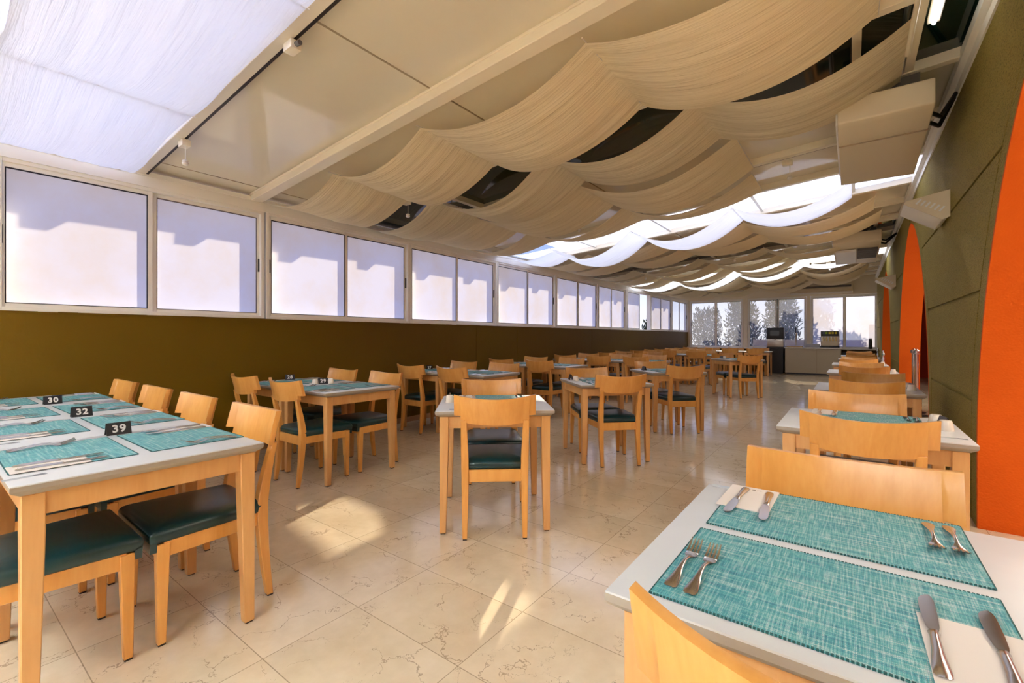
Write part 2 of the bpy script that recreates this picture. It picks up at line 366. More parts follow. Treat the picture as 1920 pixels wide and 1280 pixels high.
# right wall with three arches; raised stucco panels between grooves
AR = [(2.30, 1.80), (8.20, 1.86), (13.75, 1.72), (-3.4, 1.8)]
AP, AH, AZ = 1.7, 2.15, .6
def arch_h(y):       # opening height at y, 0 when solid
    for c0, hw in AR:
        t = abs(y - c0) / hw
        if t < 1: return AZ + AH * (1 - t ** AP) ** (1 / AP)
    return 0
TOPZ = 3.35
rw = MB(); XB = XR + WT
for c0, hw in AR: pass
def arch_pts(c0, hw, n=40, grow=0.0):
    pts = []
    for i in range(n + 1):
        th = PI * i / n; cx = -math.cos(th); sz = math.sin(th)
        x = math.copysign(abs(cx) ** (2 / AP), cx); z = sz ** (2 / AP)
        pts.append((c0 + x * (hw + grow), AZ + z * (AH + grow)))
    return pts
# solid wall core: vertical slices over each arch + piers
edges = []
segs = sorted(AR)
ylo = YB
core = MB()
def quadwall(m, xa, y0, y1, za0, za1, zb0, zb1, xb):
    m.add([(xa, y0, za0), (xa, y1, za1), (xa, y1, zb1), (xa, y0, zb0), (xb, y0, za0), (xb, y1, za1), (xb, y1, zb1), (xb, y0, zb0)],
          [(0, 1, 2, 3), (7, 6, 5, 4)])
for c0, hw in segs:
    y0, y1 = max(YB, c0 - hw), c0 + hw
    if y0 > ylo: core.box(XR + .012, XB, ylo, y0, 0, TOPZ)
    pts = [p for p in arch_pts(c0, hw) if p[0] >= y0 - .01]
    for p, q in zip(pts, pts[1:]):
        if q[0] - p[0] > 1e-5: quadwall(core, XR + .012, p[0], q[0], p[1], q[1], TOPZ, TOPZ, XB)
    ylo = y1
core.box(XR + .012, XB, ylo, YE + .14, 0, TOPZ)
wr = struct(core.build('wall_right', M['green']))
for c0, hw in segs:      # orange reveals, a lining through the wall's thickness
    ins = [(c0 - hw, 0.0)] + arch_pts(c0, hw) + [(c0 + hw, 0.0)]
    cx_, czz = c0, 1.0
    m = MB()
    inner = [(cx_ + (p[0] - cx_) * .985, min(p[1], p[1] - .012 if p[1] > AZ + .05 else p[1])) for p in ins]
    rs = []
    for xx in (XR - .002, XB + .02): rs.append([(xx, p[0], p[1]) for p in ins] + [(xx, p[0], p[1]) for p in reversed(inner)])
    m.rings(rs, cap=False); 
    n_ = len(ins); b = 0; tot = 2 * n_
    for r_ in (0, 1):
        for i in range(n_ - 1):
            m.f.append((r_ * tot + i, r_ * tot + i + 1, r_ * tot + tot - 2 - i, r_ * tot + tot - 1 - i)); m.mi.append(0)
    m.build('arch_reveal', M['orange'], wr)
# raised panels (front skin) on piers, following the arches, split by grooves
def skin(y_left_fn, y_right_fn, z0, z1, n=14):
    m = MB(); rs = []
    for i in range(n + 1):
        z = z0 + (z1 - z0) * i / n; ya, yb = y_left_fn(z), y_right_fn(z)
        if yb - ya < .02: yb = ya + .02
        rs.append([(XR - .0, ya, z), (XR - .0, yb, z), (XR + .014, yb, z), (XR + .014, ya, z)])
    m.rings(rs); return m
def edge_y(c0, hw, z, side):
    t = max(0, min(1, (z - AZ) / AH)); u = (1 - t ** AP) ** (1 / AP) if t < 1 else 0
    return c0 + side * hw * u
piers = list(zip(segs, segs[1:])) + [(segs[-1], None)]
BW, GW = .16, .022
rows = [(0, .785), (.807, 1.484), (1.506, 2.208), (2.23, TOPZ)]
for (c0, hw), nx in piers:
    lf = lambda z, c0=c0, hw=hw: edge_y(c0, hw, z, 1)
    rf = (lambda z, nx=nx: edge_y(nx[0], nx[1], z, -1)) if nx else (lambda z: YE)
    zt = AZ + AH
    skin(lf, lambda z: lf(z) + BW, 0, zt - .002, 40).build('arch_band', M['green'], wr)
    if nx: skin(lambda z: rf(z) - BW, rf, 0, zt - .002, 40).build('arch_band', M['green'], wr)
    for z0, z1 in rows:
        if z0 >= zt: continue
        skin(lambda z: lf(z) + BW + GW, lambda z: (rf(z) - BW - GW) if nx else YE, z0, min(z1, TOPZ), 16).build('stucco_panel', M['green'], wr)
# white metal angle where wall meets roof
m = MB(); m.box(XR - .05, XR + .02, YB, YE, cz(XR) - .03, cz(XR) + .04); m.box(XR - .012, XR + .01, YB, YE, cz(XR) - .1, cz(XR) - .03)
struct(m.build('trim_3', M['alu']))
# inner room behind the arches
m = MB(); m.box(4.5, 4.6, YB, YE, 0, 3.3); m.box(XB, 4.6, YE, YE + .1, 0, 3.3); m.box(XB, 4.6, YB - .1, YB, 0, 3.3); m.box(1.9, 4.5, 11.3, 11.42, 0, 3.3)
struct(m.build('wall_inner', M['orange2']))
struct(MB().box(XB, 4.6, YB, YE, 3.1, 3.2).build('ceiling_inner', M['innerceil']))
# back wall behind the photographer, with an opening made up for the added fill lamp
m = MB(); m.box(XL - .16, -4.9, YB - .1, YB, 0, 3.2); m.box(.45, XR + .3, YB - .1, YB, 0, 3.2); m.box(-4.9, .45, YB - .1, YB, 0, .35); m.box(-4.9, .45, YB - .1, YB, 2.75, 3.3)
struct(m.build('wall_front', M['beam']))

# ceiling: bays between rafters
RAF = [-3.5, -2.7, -1.75, -.74, .22, 1.27, 2.26, 3.38, 4.33, 5.35, 6.33, 7.45, 8.45, 9.47, 10.5, 11.5, 12.42, 13.4, 14.4, 15.4, 16.4, 17.4, 18.35]
SKY = {(.22), (6.33), (12.42), (-2.7)}; DARK = {3.38, 9.47}
def slab(m, y0, y1, x0, x1, lift, th):
    return m.prism([(x0, cz(x0) + lift), (x1, cz(x1) + lift), (x1, cz(x1) + lift + th), (x0, cz(x0) + lift + th)], 'y', y0, y1)
cm = MB(); sn = 21
seams = MB()
for a0, a1 in zip(RAF, RAF[1:]):
    if a0 in SKY:
        g = MB(); slab(g, a0 - .02, a1 + .02, XL - .1, XR + .05, .07, .006)
        if a0 == 6.33:
            g = MB()
            for x0_, x1_, ya_ in ((XL - .1, -5.02, 6.31), (-5.02, -4.22, 6.95), (-4.22, -3.47, 6.31), (-3.47, -3.12, 6.92), (-3.12, XR + .05, 6.31)): slab(g, ya_, a1 + .02, x0_, x1_, .07, .006)
            gc = MB(); slab(gc, 6.31, 6.95, -5.02, -4.22, .07, .006); slab(gc, 6.31, 6.92, -3.47, -3.12, .07, .006)  # clear sections invented to let sun patches onto the floor
            struct(gc.build('window_%d' % (sn + 20), M['clear']))
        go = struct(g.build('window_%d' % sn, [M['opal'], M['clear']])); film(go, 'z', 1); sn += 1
        cr = MB()
        for xx in (-3.69, -2.36, -1.05, .0): slab(cr, a0, a1, xx, xx + .035, .03, .04)
        struct(cr.build('trim_%d' % sn, M['alu']))
    elif a0 in DARK:
        g = MB(); slab(g, a0 - .02, a1 + .02, XL - .1, XR + .05, .07, .02); struct(g.build('window_%d' % sn, M['darkglass'])); sn += 1
        cr = MB()
        for xx in (-3.69, -2.36, -1.05, .0, .3): slab(cr, a0, a1, xx, xx + .05, .01, .06)
        struct(cr.build('trim_%d' % sn, M['beam']))
    else:
        slab(cm, a0 - .02, a1 + .02, XL - .1, XR + .05, .07, .02)
        slab(seams, a0, a1, -2.372, -2.360, .0665, .004)
        slab(seams, a0, a1, -4.9, -4.895, .0665, .004)
    # outer roof skin is the same sheet
struct(cm.build('ceiling', M['ceil']))
struct(seams.build('ceiling_seams', M['seam']))
for k, y in enumerate(RAF):
    big = y in (2.26, 9.47); hw = .055 if big else .035
    m = MB(); slab(m, y - hw, y + hw, XL - .05, XR + .02, -.015 if big else 0, .085 if not big else .1)
    if big: slab(m, y - hw - .012, y + hw + .012, XL - .05, XR + .02, .045, .012)
    struct(m.build('ceiling_beam', M['beam'], None, .004, 1))
for y, x1_ in ((1.27, XR), (5.35, -.13), (10.5, -.32)):       # dark cable tray fixed to the beams
    m = MB(); slab(m, y + .037, y + .055, XL, x1_, .005, .016)
    tag(m.build('cable_conduit', M['cable']), 'thin dark conduit along the white roof beam ' + {1.27: 'beside the bright skylight cloth', 5.35: 'with hanging detectors before the second skylight', 10.5: 'beyond the uncovered roof beam'}[y], 'conduit', 'roof conduits')

# ------------------------------------------------------------------ cloth drapes
def drape(y0, y1, xs, sag, mat, name, label, near=1.0, far=1.0, seed=0, nu=26, nv=44, drop=.035):
    v = []; f = []; cols = 0; rnd = random.Random(seed)
    X = []
    for s, (a_, b_) in enumerate(zip(xs, xs[1:])):
        for i in range(nu if s < len(xs) - 2 else nu + 1): X.append((a_ + (b_ - a_) * i / nu, i / nu, s, b_ - a_))
    sg = [rnd.uniform(.88, 1.14) for _ in xs]
    for (x, t, s, span) in X:
        prof = 4 * t * (1 - t)
        for j in range(nv + 1):
            q = j / nv
            k = near + (far - near) * q
            mid = 1 + .16 * math.sin(PI * q)
            pin = min(1, min(t, 1 - t) * 6)
            dz = sag * span * span * prof * k * mid * sg[s]
            wr_ = (noise.noise(Vector((x * .9, q * 9, seed * 3.1 + s))) * .014 + noise.noise(Vector((x * 1.1, q * 22, seed + s * 2.0))) * .0055) * (.3 + .7 * pin)
            pull = -.035 * prof * (2 * q - 1) * 1.0
            yy = y0 + (y1 - y0) * q + pull + .012 * math.sin(5 * x + seed)
            pucker = (1 - pin) ** 2 * .010 * noise.noise(Vector((q * 24, seed * 1.7, s + round(t) * 1.0)))
            v.append((x, yy, cz(x) - drop - dz + wr_ + pucker))
    n = nv + 1
    for i in range(len(X) - 1):
        for j in range(nv): f.append((i * n + j, (i + 1) * n + j, (i + 1) * n + j + 1, i * n + j + 1))
    me = bpy.data.meshes.new(name); me.from_pydata(v, [], f); me.materials.append(mat)
    me.polygons.foreach_set('use_smooth', [True] * len(f)); me.update()
    o = bpy.data.objects.new(name, me); S.collection.objects.link(o)
    tag(o, label, 'ceiling drape', 'swagged cloths under the roof')
    # cords the cloth is threaded on
    for x in xs:
        c = MB().tube((x, y0 - .03, cz(x) - drop + .006), (x, y1 + .03, cz(x) - drop + .006), .004, n=6); c.build('cord', M['napkin'], o)
    return o
CL, CW = M['cloth'], M['clothwhite']
DR = [
 (.26, 1.20, [-5.02, -3.69, -2.2, -.8, .5], .035, CW, 'bright white cloth stretched under the skylight above the first window', .9, 1.0),
 (-.72, .20, [-5.02, -3.69, -2.2, -.8, .5], .035, CW, 'white cloth at the photo\'s top corner, before the skylight cloth', 1.0, 1.0),
 (2.38, 3.30, [-4.97, -3.87, -2.67, -1.25, .12], .125, CL, 'cream cloth hung right behind the big uncovered white beam', .75, 1.1),
 (3.50, 4.32, [-5.02, -3.72, -2.25, -.93, .28], .115, CL, 'second cream cloth, behind the dark green roof glass strip', 1.0, 1.0),
 (4.37, 5.30, [-5.0, -3.84, -2.37, -.82], .10, CL, 'third cream cloth, ending before the big air conditioner', 1.0, 1.1),
 (5.46, 6.18, [-5.0, -3.75, -2.33, -.86], .10, CL, 'fourth cream cloth, touching the bright skylight strip', 1.0, .55),
 (6.60, 7.42, [-5.0, -4.11, -2.7, -1.28, .0], .13, CW, 'glowing white cloth swagged under the middle skylight', 1.0, 1.1),
 (7.55, 8.40, [-5.0, -3.9, -2.6, -1.3, .25], .09, CL, 'cream cloth just beyond the glowing middle skylight cloth', 1.0, 1.0),
 (8.50, 9.36, [-5.0, -3.8, -2.5, -1.2, .35], .075, CL, 'cream cloth just before the second uncovered white beam', 1.0, 1.0),
 (9.85, 10.48, [-5.0, -3.95, -2.55, -1.35, .25], .09, CL, 'cream cloth just beyond the second uncovered white beam', 1.0, 1.0),
 (10.6, 11.45, [-5.0, -3.9, -2.45, -1.1], .10, CL, 'cream cloth beside the second boxed air conditioner', 1.0, 1.0),
 (11.55, 12.4, [-5.0, -3.8, -2.35, -1.0], .10, CL, 'cream cloth touching the far skylight cloth on its near side', 1.0, 1.0),
 (12.5, 13.35, [-5.0, -3.9, -2.4, -.95, .2], .11, CW, 'bright white cloth under the farthest skylight', 1.0, 1.0),
 (13.5, 14.4, [-5.0, -3.8, -2.4, -1.1, .3], .11, CL, 'first cream cloth beyond the farthest skylight', 1.0, 1.0),
 (14.5, 15.4, [-5.0, -3.7, -2.5, -1.0, .35], .11, CL, 'second cream cloth beyond the farthest skylight', 1.0, 1.0),
 (15.5, 16.4, [-5.0, -3.9, -2.3, -1.1, .3], .11, CL, 'third cream cloth beyond the farthest skylight', 1.0, 1.0),
 (16.5, 17.6, [-5.0, -3.8, -2.5, -1.0, .2], .10, CL, 'last cream cloth, closest to the far window wall', 1.0, 1.0)]
for k, (y0, y1, xs, sag, mt, lb, nr, fr_) in enumerate(DR):
    far_ = y0 > 9
    drape(y0, y1, xs, sag, mt, 'ceiling_drape', lb, nr, fr_, k, 16 if far_ else 28, 22 if far_ else 48)
# rail at the free end of the second cloth
m = MB().tube((.29, 3.2, cz(.29) - .04), (.29, 3.92, cz(.29) - .04), .014); tag(m.build('curtain_rail', M['beam']), 'short pale rail at the free end of second cream cloth', 'rail')

# ------------------------------------------------------------------ prototypes
def chair_proto():
    r = empty('dining_chair')
    # cushion
    rs = []
    ys = [(-.195, .194), (-.18, .200), (0, .214), (.17, .226), (.215, .229), (.236, .226)]
    def ring(z, ins, crown=0):
        k = 1 - ins / .21; ym = .02; out = []
        for y, hw in ys: out.append((hw * k, ym + (y - ym) * k, z))
        for y, hw in reversed(ys): out.append((-hw * k, ym + (y - ym) * k, z))
        return out
    m = MB(); m.rings([ring(.405, .006), ring(.412, 0), ring(.436, -.003), ring(.448, .001), ring(.457, .009), ring(.464, .024), ring(.470, .055), ring(.474, .10), ring(.475, .15)])
    m.prism([(-.222, .372), (.222, .372), (.228, .43), (-.228, .43)], 'y', .213, .236)
    m.build('seat_cushion', M['leather'], r, 0, 2, True, 62)
    m = MB(); z0, z1 = .345, .408
    m.box(-.20, .20, .175, .212, z0, z1); m.box(-.165, .165, -.205, -.180, z0 - .01, z1)
    for s in (-1, 1):
        m.add([(s * .168, -.19, z0), (s * .19, -.19, z0), (s * .221, .19, z0), (s * .196, .19, z0), (s * .168, -.19, z1), (s * .19, -.19, z1), (s * .221, .19, z1), (s * .196, .19, z1)],
              [(0, 1, 2, 3), (4, 5, 6, 7), (0, 1, 5, 4), (1, 2, 6, 5), (2, 3, 7, 6), (3, 0, 4, 7)])
    m.build('seat_frame', M['wood'], r, .002, 1)
    for s in (-1, 1):
        m = MB(); m.bar([(s * .206, .196, .006), (s * .203, .192, .40)], [.028, .045], [.028, .045])
        l = m.build('leg', M['wood'], r, .003, 1); MB().box(s * .206 - .012, s * .206 + .012, .184, .208, 0, .007).build('foot_pad', M['foot'], l)
    def yb(z):      # side curve of the back post
        return -.19 - .038 * (max(0, (.42 - z)) / .42) ** 1.6 - .078 * (max(0, z - .42) / .44) ** 1.5
    for s in (-1, 1):
        zs = [.006, .12, .25, .37, .45, .52, .59, .66, .716]
        m = MB(); m.bar([(s * (.180 + .006 * max(0, z - .4) / .3), yb(z) - .010 * max(0, z - .45) / .27, z) for z in zs], [.028, .034, .040, .044, .044, .043, .040, .038, .036], [.028, .034, .040, .046, .046, .042, .036, .030, .024])
        l = m.build('leg', M['wood'], r, .003, 1, ang=40); MB().box(s * .18 - .012, s * .18 + .012, yb(0) - .012, yb(0) + .012, 0, .007).build('foot_pad', M['foot'], l)
    # curved back board: lower in the middle part, tabs at both ends
    xs = [-.245, -.235, -.22, -.2051, -.205] + [-.19 + .38 * i / 12 for i in range(13)] + [.205, .2051, .22, .235, .245]
    rs = []
    for x in xs:
        dip = .022 * (1 - (x / .245) ** 2); bow = .074 * (1 - (x / .245) ** 2)
        zb = .742 if abs(x) > .205 else .690 + .016 * (abs(x) / .205) ** 2
        ring_ = []
        zt_ = .868 - dip
        for z in (zb, zb + (zt_ - zb) / 2, zt_): ring_.append((x, yb(z) - bow + .040, z))
        for z in (zt_, zb + (zt_ - zb) / 2, zb): ring_.append((x, yb(z) - bow + .040 - .024, z))
        rs.append(ring_)
    m = MB().rings(rs); m.build('backrest', M['wood'], r, .003, 2, ang=30)
    return r
def table_proto():
    r = empty('dining_table'); h = .3675
    m = MB(); rr = []
    for z, q in ((.722, h - .024), (.736, h - .004), (.742, h), (.756, h), (.760, h - .003)): rr.append([(-q, -q, z), (q, -q, z), (q, q, z), (-q, q, z)])
    m.rings(rr[:4]); m.build('tabletop_edge', M['edge'], None)
    eo_ = bpy.data.objects['tabletop_edge']; eo_.parent = r
    q = h - .0005
    MB().box(-q, q, -q, q, .752, .760).build('tabletop', M['lam'], r, .002, 2)
    m = MB(); i = .290
    for s in (-1, 1):
        m.box(-i, i, s * .322 - .011, s * .322 + .011, .650, .7225); m.box(s * .322 - .011, s * .322 + .011, -i, i, .650, .7225)
    m.build('apron', M['wood2'], r)
    for sx_ in (-1, 1):
        for sy_ in (-1, 1):
            m = MB(); m.bar([(sx_ * .322, sy_ * .322, .006), (sx_ * .3145, sy_ * .3145, .60), (sx_ * .3145, sy_ * .3145, .7225)], [.040, .056, .056], [.040, .056, .056])
            l = m.build('leg', M['wood2'], r, .003, 1); MB().box(sx_ * .322 - .014, sx_ * .322 + .014, sy_ * .322 - .014, sy_ * .322 + .014, 0, .007).build('foot_pad', M['foot'], l)
    return r
def mat_proto():
    m = MB(); m.box(-.2430, .2430, -.168, .168, .0, .0022); o = m.build('placemat', M['mat'])
    e = MB()
    for k in range(84):
        x = -.2430 + .486 * (k + .15) / 84
        e.box(x, x + .0038, -.1695, -.1665, 0, .003); e.box(x, x + .0038, .1665, .1695, 0, .003)
    for s in (-1, 1): e.box(s * .2435 - .001, s * .2435 + .001, -.168, .168, 0, .0026)
    e.build('hem', M['matedge'], o); return o
def sweep_plate(path, name, mat, th=.0018, zoff=0.0, n=1):
    """path: list of (y, half width, z, thickness, crown)"""
    m = MB(); rs = []
    for y, hw, z, t, cr in path:
        rs.append([(-hw, y, z), (-hw * .6, y, z + t * .8 + cr), (0, y, z + t + cr), (hw * .6, y, z + t * .8 + cr), (hw, y, z), (hw * .6, y, z - t * .2), (0, y, z - t * .3), (-hw * .6, y, z - t * .2)])
    return m.rings(rs)
def fork_proto():
    r = empty('dinner_fork')
    p = [(-.100, .006, .0015, .001, 0), (-.096, .0105, .0015, .0022, 0), (-.085, .0118, .002, .0028, 0), (-.06, .0085, .004, .003, 0), (-.03, .0048, .008, .0032, 0), (0, .0036, .0095, .0032, 0), (.022, .004, .007, .003, 0), (.034, .0075, .0035, .0022, 0), (.042, .0115, .002, .0018, 0), (.056, .0125, .0025, .0016, 0)]
    sweep_plate(p, '', None).build('handle', M['steel'], r, smooth=True, ang=60)
    for k in range(4):
        x = -.0102 + k * .0068; m = MB(); rs = []
        for y, z, w in ((.054, .0025, .0021), (.070, .0045, .0019), (.085, .009, .0016), (.098, .0155, .0009)):
            rs.append([(x - w, y, z), (x + w, y, z), (x + w, y, z + .0018), (x - w, y, z + .0018)])
        m.rings(rs).build('tine', M['steel'], r, smooth=True, ang=50)
    return r
def knife_proto():
    r = empty('dinner_knife')
    p = [(-.120, .006, .001, .001, 0), (-.115, .0098, .001, .004, 0), (-.10, .0105, .001, .006, 0), (-.06, .0075, .001, .0065, 0), (-.02, .0062, .001, .0062, 0), (-.004, .0078, .001, .0055, 0), (0, .006, .001, .003, 0)]
    sweep_plate(p, '', None).build('handle', M['steel'], r, smooth=True, ang=60)
    m = MB(); rs = []
    for y, a_, b_ in ((0, -.006, .006), (.01, -.0085, .0075), (.04, -.0115, .0085), (.08, -.0125, .0085), (.10, -.0115, .0080), (.112, -.0075, .0060), (.118, -.002, .003)):
        rs.append([(a_, y, .0030), (a_ * .4 + b_ * .6, y, .0044), (b_, y, .0046), (b_, y, .0020), (a_ * .4 + b_ * .6, y, .0020)])
    m.rings(rs).build('blade', M['steel'], r, smooth=True, ang=40); return r
def napkin_proto():
    o = MB().box(-.062, .062, -.10, .10, 0, .0015).build('paper_napkin', M['napkin'])
    MB().box(-.0605, .0605, -.0985, .0985, .0016, .0022).build('folded_ply', M['napkin'], o)
    m = MB()
    m.lathe([(.0001, 0), (.006, 0), (.006, .0002), (.0001, .0002)], (0, -.075, .0023), 8)
    m.box(-.02, -.008, -.0755, -.0745, .0022, .0025); m.box(.008, .02, -.0755, -.0745, .0022, .0025)
    m.build('printed_emblem', M['paperprint'], o); return o
def cup_proto():
    o = MB().lathe([(.030, 0), (.0315, .004), (.029, .022), (.0235, .046), (.021, .050), (.012, .0505)], n=28).build('ceramic_cup', M['ceramic'], smooth=True, ang=45)
    MB().lathe([(.0305, -.0003), (.0322, .001), (.0318, .003), (.030, .004)], n=28).build('rim', M['ceramic'], o, smooth=True); return o
def sign_mesh(r):
    m = MB()
    for s in (-1, 1):
        m.add([(-.045, s * .021, 0), (.045, s * .021, 0), (.045, s * .0015, .055), (-.045, s * .0015, .055), (-.045, s * .0175, 0), (.045, s * .0175, 0), (.045, -s * .0005, .0548), (-.045, -s * .0005, .0548)],
              [(0, 1, 2, 3), (4, 5, 6, 7), (0, 1, 5, 4), (1, 2, 6, 5), (2, 3, 7, 6), (3, 0, 4, 7)])
    return m.build('folded_board', M['black'], r)
def sign(x, y, rz, text, label):
    r = empty('number_sign', (x, y, .7602), rz); sign_mesh(r)
    if text:
        for s in (-1, 1):
            c = bpy.data.curves.new('number', 'FONT'); c.body = text; c.size = .047; c.align_x = 'CENTER'; c.align_y = 'CENTER'; c.extrude = .0004; c.offset = .0016; c.space_character = 1.15
            c.materials.append(M['whitetext']); tmp = bpy.data.objects.new('number_curve', c); S.collection.objects.link(tmp); bpy.context.view_layer.update()
            me = bpy.data.meshes.new_from_object(tmp.evaluated_get(bpy.context.evaluated_depsgraph_get())); bpy.data.objects.remove(tmp)
            o = bpy.data.objects.new('number', me); S.collection.objects.link(o); o.parent = r
            tl = math.atan2(.0195, .055)
            o.location = (0, -s * .0132, .0262); o.rotation_euler = (PI / 2 - tl, 0, 0 if s == 1 else PI)
    tag(r, label, 'table number sign', 'table number signs'); return r
PC, PT, PM, PF, PK, PN, PU = chair_proto(), table_proto(), mat_proto(), fork_proto(), knife_proto(), napkin_proto(), cup_proto()

MO = {'nearest table along the green wall': (-.056, .030), 'aisle-end table marked 39': (-.055, .01), 'second table inward, marked 32': (-.055, .01), 'third table inward, marked 30': (-.055, .01), 'wall-end table beyond sign 30': (-.04, .01)}
def setting(cx, cy, rz, tp, side, cut=True):
    """placemat with cutlery, local frame: diner sits at -y"""
    cr, sr = math.cos(rz), math.sin(rz); T = .7602
    def w(x, y): return (cx + x * cr - y * sr, cy + x * sr + y * cr)
    j = lambda a_: random.uniform(-a_, a_)
    x, y = w(-.02, 0)
    # mat: centre 0.19 from the table's middle on this diner's side
    mo = MO.get(tp, (0, 0)); mx, my = w(j(.006), -.190 + j(.006)); mx += mo[0]; my += mo[1]
    put(PM, (mx, my, T), rz + j(.012), 'woven teal placemat, %s side of %s' % (side, tp), 'placemat', 'teal placemats')
    if not cut: return
    def L(lx, ly):
        q_ = w(lx, ly - .190); return (q_[0] + mo[0], q_[1] + mo[1])
    q = L(.188, -.070); put(PN, (q[0], q[1], T + .0031), rz + j(.03), 'white paper napkin, %s side of %s' % (side, tp), 'napkin', 'paper napkins')
    for k, lx in enumerate((.140, .212)):
        q = L(lx, -.03 + j(.006)); put(PK, (q[0], q[1], T + .0054), rz + j(.05), '%s steel knife, %s side of %s' % (('inner', 'outer')[k], side, tp), 'knife', 'table knives')
    for k, lx in enumerate((-.222, -.186)):
        q = L(lx, -.035 + j(.006)); put(PF, (q[0], q[1], T + .0032), rz + .02 + j(.03), '%s steel fork, %s side of %s' % (('outer', 'inner')[k], side, tp), 'fork', 'table forks')
def table(cx, cy, rz, tp, near=.245, far=.245, cut=True, chairs=(1, 1), jit=.012, cdx=(0, 0)):
    put(PT, (cx, cy, 0), rz, 'pale-topped wooden table: %s' % tp, 'table', 'restaurant tables')
    cr, sr = math.cos(rz), math.sin(rz)
    for k, (off, sgn, side) in enumerate(((near, -1, 'near'), (far, 1, 'far'))):
        if not chairs[k]: continue
        dx = random.uniform(-jit, jit) + (cdx[0] if k == 0 else -cdx[1])
        lx, ly = dx, sgn * off
        put(PC, (cx + lx * cr - ly * sr, cy + lx * sr + ly * cr, 0), rz + (0 if sgn < 0 else PI) + random.uniform(-.02, .02) * (1 if jit else .3),
            'maple chair, dark green seat, %s side of %s' % (side, tp), 'chair', 'maple dining chairs')
    setting(cx, cy, rz, tp, 'near', cut); setting(cx, cy, rz + PI, tp, 'far', cut)

# front row beside the window wall
names = ['aisle-end table marked 39', 'second table inward, marked 32', 'third table inward, marked 30', 'wall-end table beyond sign 30']
for k in range(4): table(-2.385 - .737 * k, .558, 0, names[k], .245, .25)
sign(-2.735, .600, PI / 2, '39', 'black tent sign reading 39 on the front window-side row')
sign(-3.52, .610, PI / 2, '32', 'black tent sign reading 32 behind the sign 39')
sign(-4.32, .605, PI / 2, '30', 'black tent sign reading 30 closest to the window wall')
ordw = ['second', 'third', 'fourth', 'fifth', 'sixth', 'seventh', 'eighth', 'last']
rowy = [2.39, 4.37, 6.29, 8.46, 10.45, 12.45, 14.35, 16.25]
cnt = [2, 2, 2, 3, 2, 3, 2, 4]
start = [-3.735, -3.77, -3.80, -3.14, -3.88, -3.14, -3.88, -2.38]
for k, y in enumerate(rowy):
    for i in range(cnt[k]):
        pos = 'aisle-end table' if i == 0 else ('wall-end table' if i == cnt[k] - 1 else ('middle table' if cnt[k] == 3 else ('second table inward' if i == 1 else 'third table inward')))
        x = start[k] - .737 * i
        table(x, y, 0, '%s, %s window-side row' % (pos, ordw[k]), .27, .26, cut=(k < 4))
sign(-4.11, 2.44, PI / 2 - .5, '29', 'black tent sign reading 29 between two cups')
sign(-4.78, 2.46, PI / 2 - .5, '28', 'black tent sign reading 28 by the dark window wall')
sign(-4.75, 4.42, PI / 2 - .5, '27', 'black tent sign reading 27 on the third window-side row')
put(PU, (-4.08, 2.50, .7602), 0, 'upturned cream cup on the far side of sign 29', 'cup', 'ceramic cups')
put(PU, (-4.13, 2.37, .7602), 0, 'upturned cream cup on the near side of sign 29', 'cup', 'ceramic cups')
# diagonal tables down the middle
table(-1.99, 2.45, math.radians(41.0), 'first diagonal table in the aisle', .195, .375)
table(-2.05, 4.33, math.radians(46.0), 'second diagonal table in the aisle', .215, .30)
table(-2.01, 6.19, math.radians(45.0), 'third diagonal table in the aisle', .24, .27)
table(-1.905, 10.31, math.radians(41.0), 'fourth diagonal table in the aisle', .20, .31)
put(PU, (-2.225, 2.262, .7602), 0, 'cream ceramic shaker cup on the first diagonal table', 'cup', 'ceramic cups')
sign(-2.29, 2.325, math.radians(-49), None, 'black tent sign behind the cup on first diagonal table')
put(PU, (-2.285, 4.16, .7602), 0, 'cream cup beside the sign on second diagonal table', 'cup', 'ceramic cups')
sign(-2.40, 4.26, math.radians(-48), None, 'dark tent sign beside the cup on second diagonal table')
sign(-2.27, 6.05, math.radians(-45), None, 'dark tent sign on third diagonal table')
sign(-2.22, 10.42, math.radians(-45), None, 'dark tent sign on fourth diagonal table')
put(PU, (-2.14, 10.30, .7602), 0, 'cream cup beside the sign on fourth diagonal table', 'cup', 'ceramic cups')
# tables against the green wall
ry = [(.015, 1.115, .27, .25, -.012, -.035), (.058, 3.04, .26, .30, -.01, -.04), (.10, 5.13, .23, .31, -.01, .06), (.11, 7.43, .26, .25, 0, 0), (.10, 9.6, .25, .27, 0, 0), (.14, 11.75, .25, .26, 0, 0), (.15, 13.9, .25, .26, 0, 0)]
ordr = ['nearest', 'second', 'third', 'fourth', 'fifth', 'sixth', 'farthest']
for k, (x, y, n_, f_, dn, df) in enumerate(ry):
    table(x, y, 0, '%s table along the green wall' % ordr[k], n_, f_, cut=(k < 4), jit=.0 if k < 3 else .015, cdx=(dn, -df))
for k in (1, 2, 3, 4, 5):
    x, y = ry[k][0], ry[k][1]
    put(PU, (x + .305, y - .03, .7602), 0, 'near upturned cup on the %s table along green wall' % ordr[k], 'cup', 'ceramic cups')
    if k < 3: put(PU, (x + .29, y + .16, .7602), 0, 'far upturned cup on the %s table along green wall' % ordr[k], 'cup', 'ceramic cups')
    sign(x + .31, y + .065, PI / 2 + .2, None, 'dark tent sign beside cups, %s table along green wall' % ordr[k])
def sticker(x, y, rz, label):
    o = MB().box(-.05, .05, -.012, .012, 0, .0006).build('table_sticker', M['sticker']); o.location = (x, y, .7602); o.rotation_euler = (0, 0, rz)
    MB().box(.018, .045, -.010, .010, .0007, .0010).build('printed_mark', M['stickerdark'], o); tag(o, label, 'sticker', 'stickers on the tables')
sticker(-.29, 1.475, 0, 'pale clear sticker on the far corner of nearest green-wall table')
sticker(.36, 2.80, 0, 'printed sticker on the wall corner of second green-wall table')
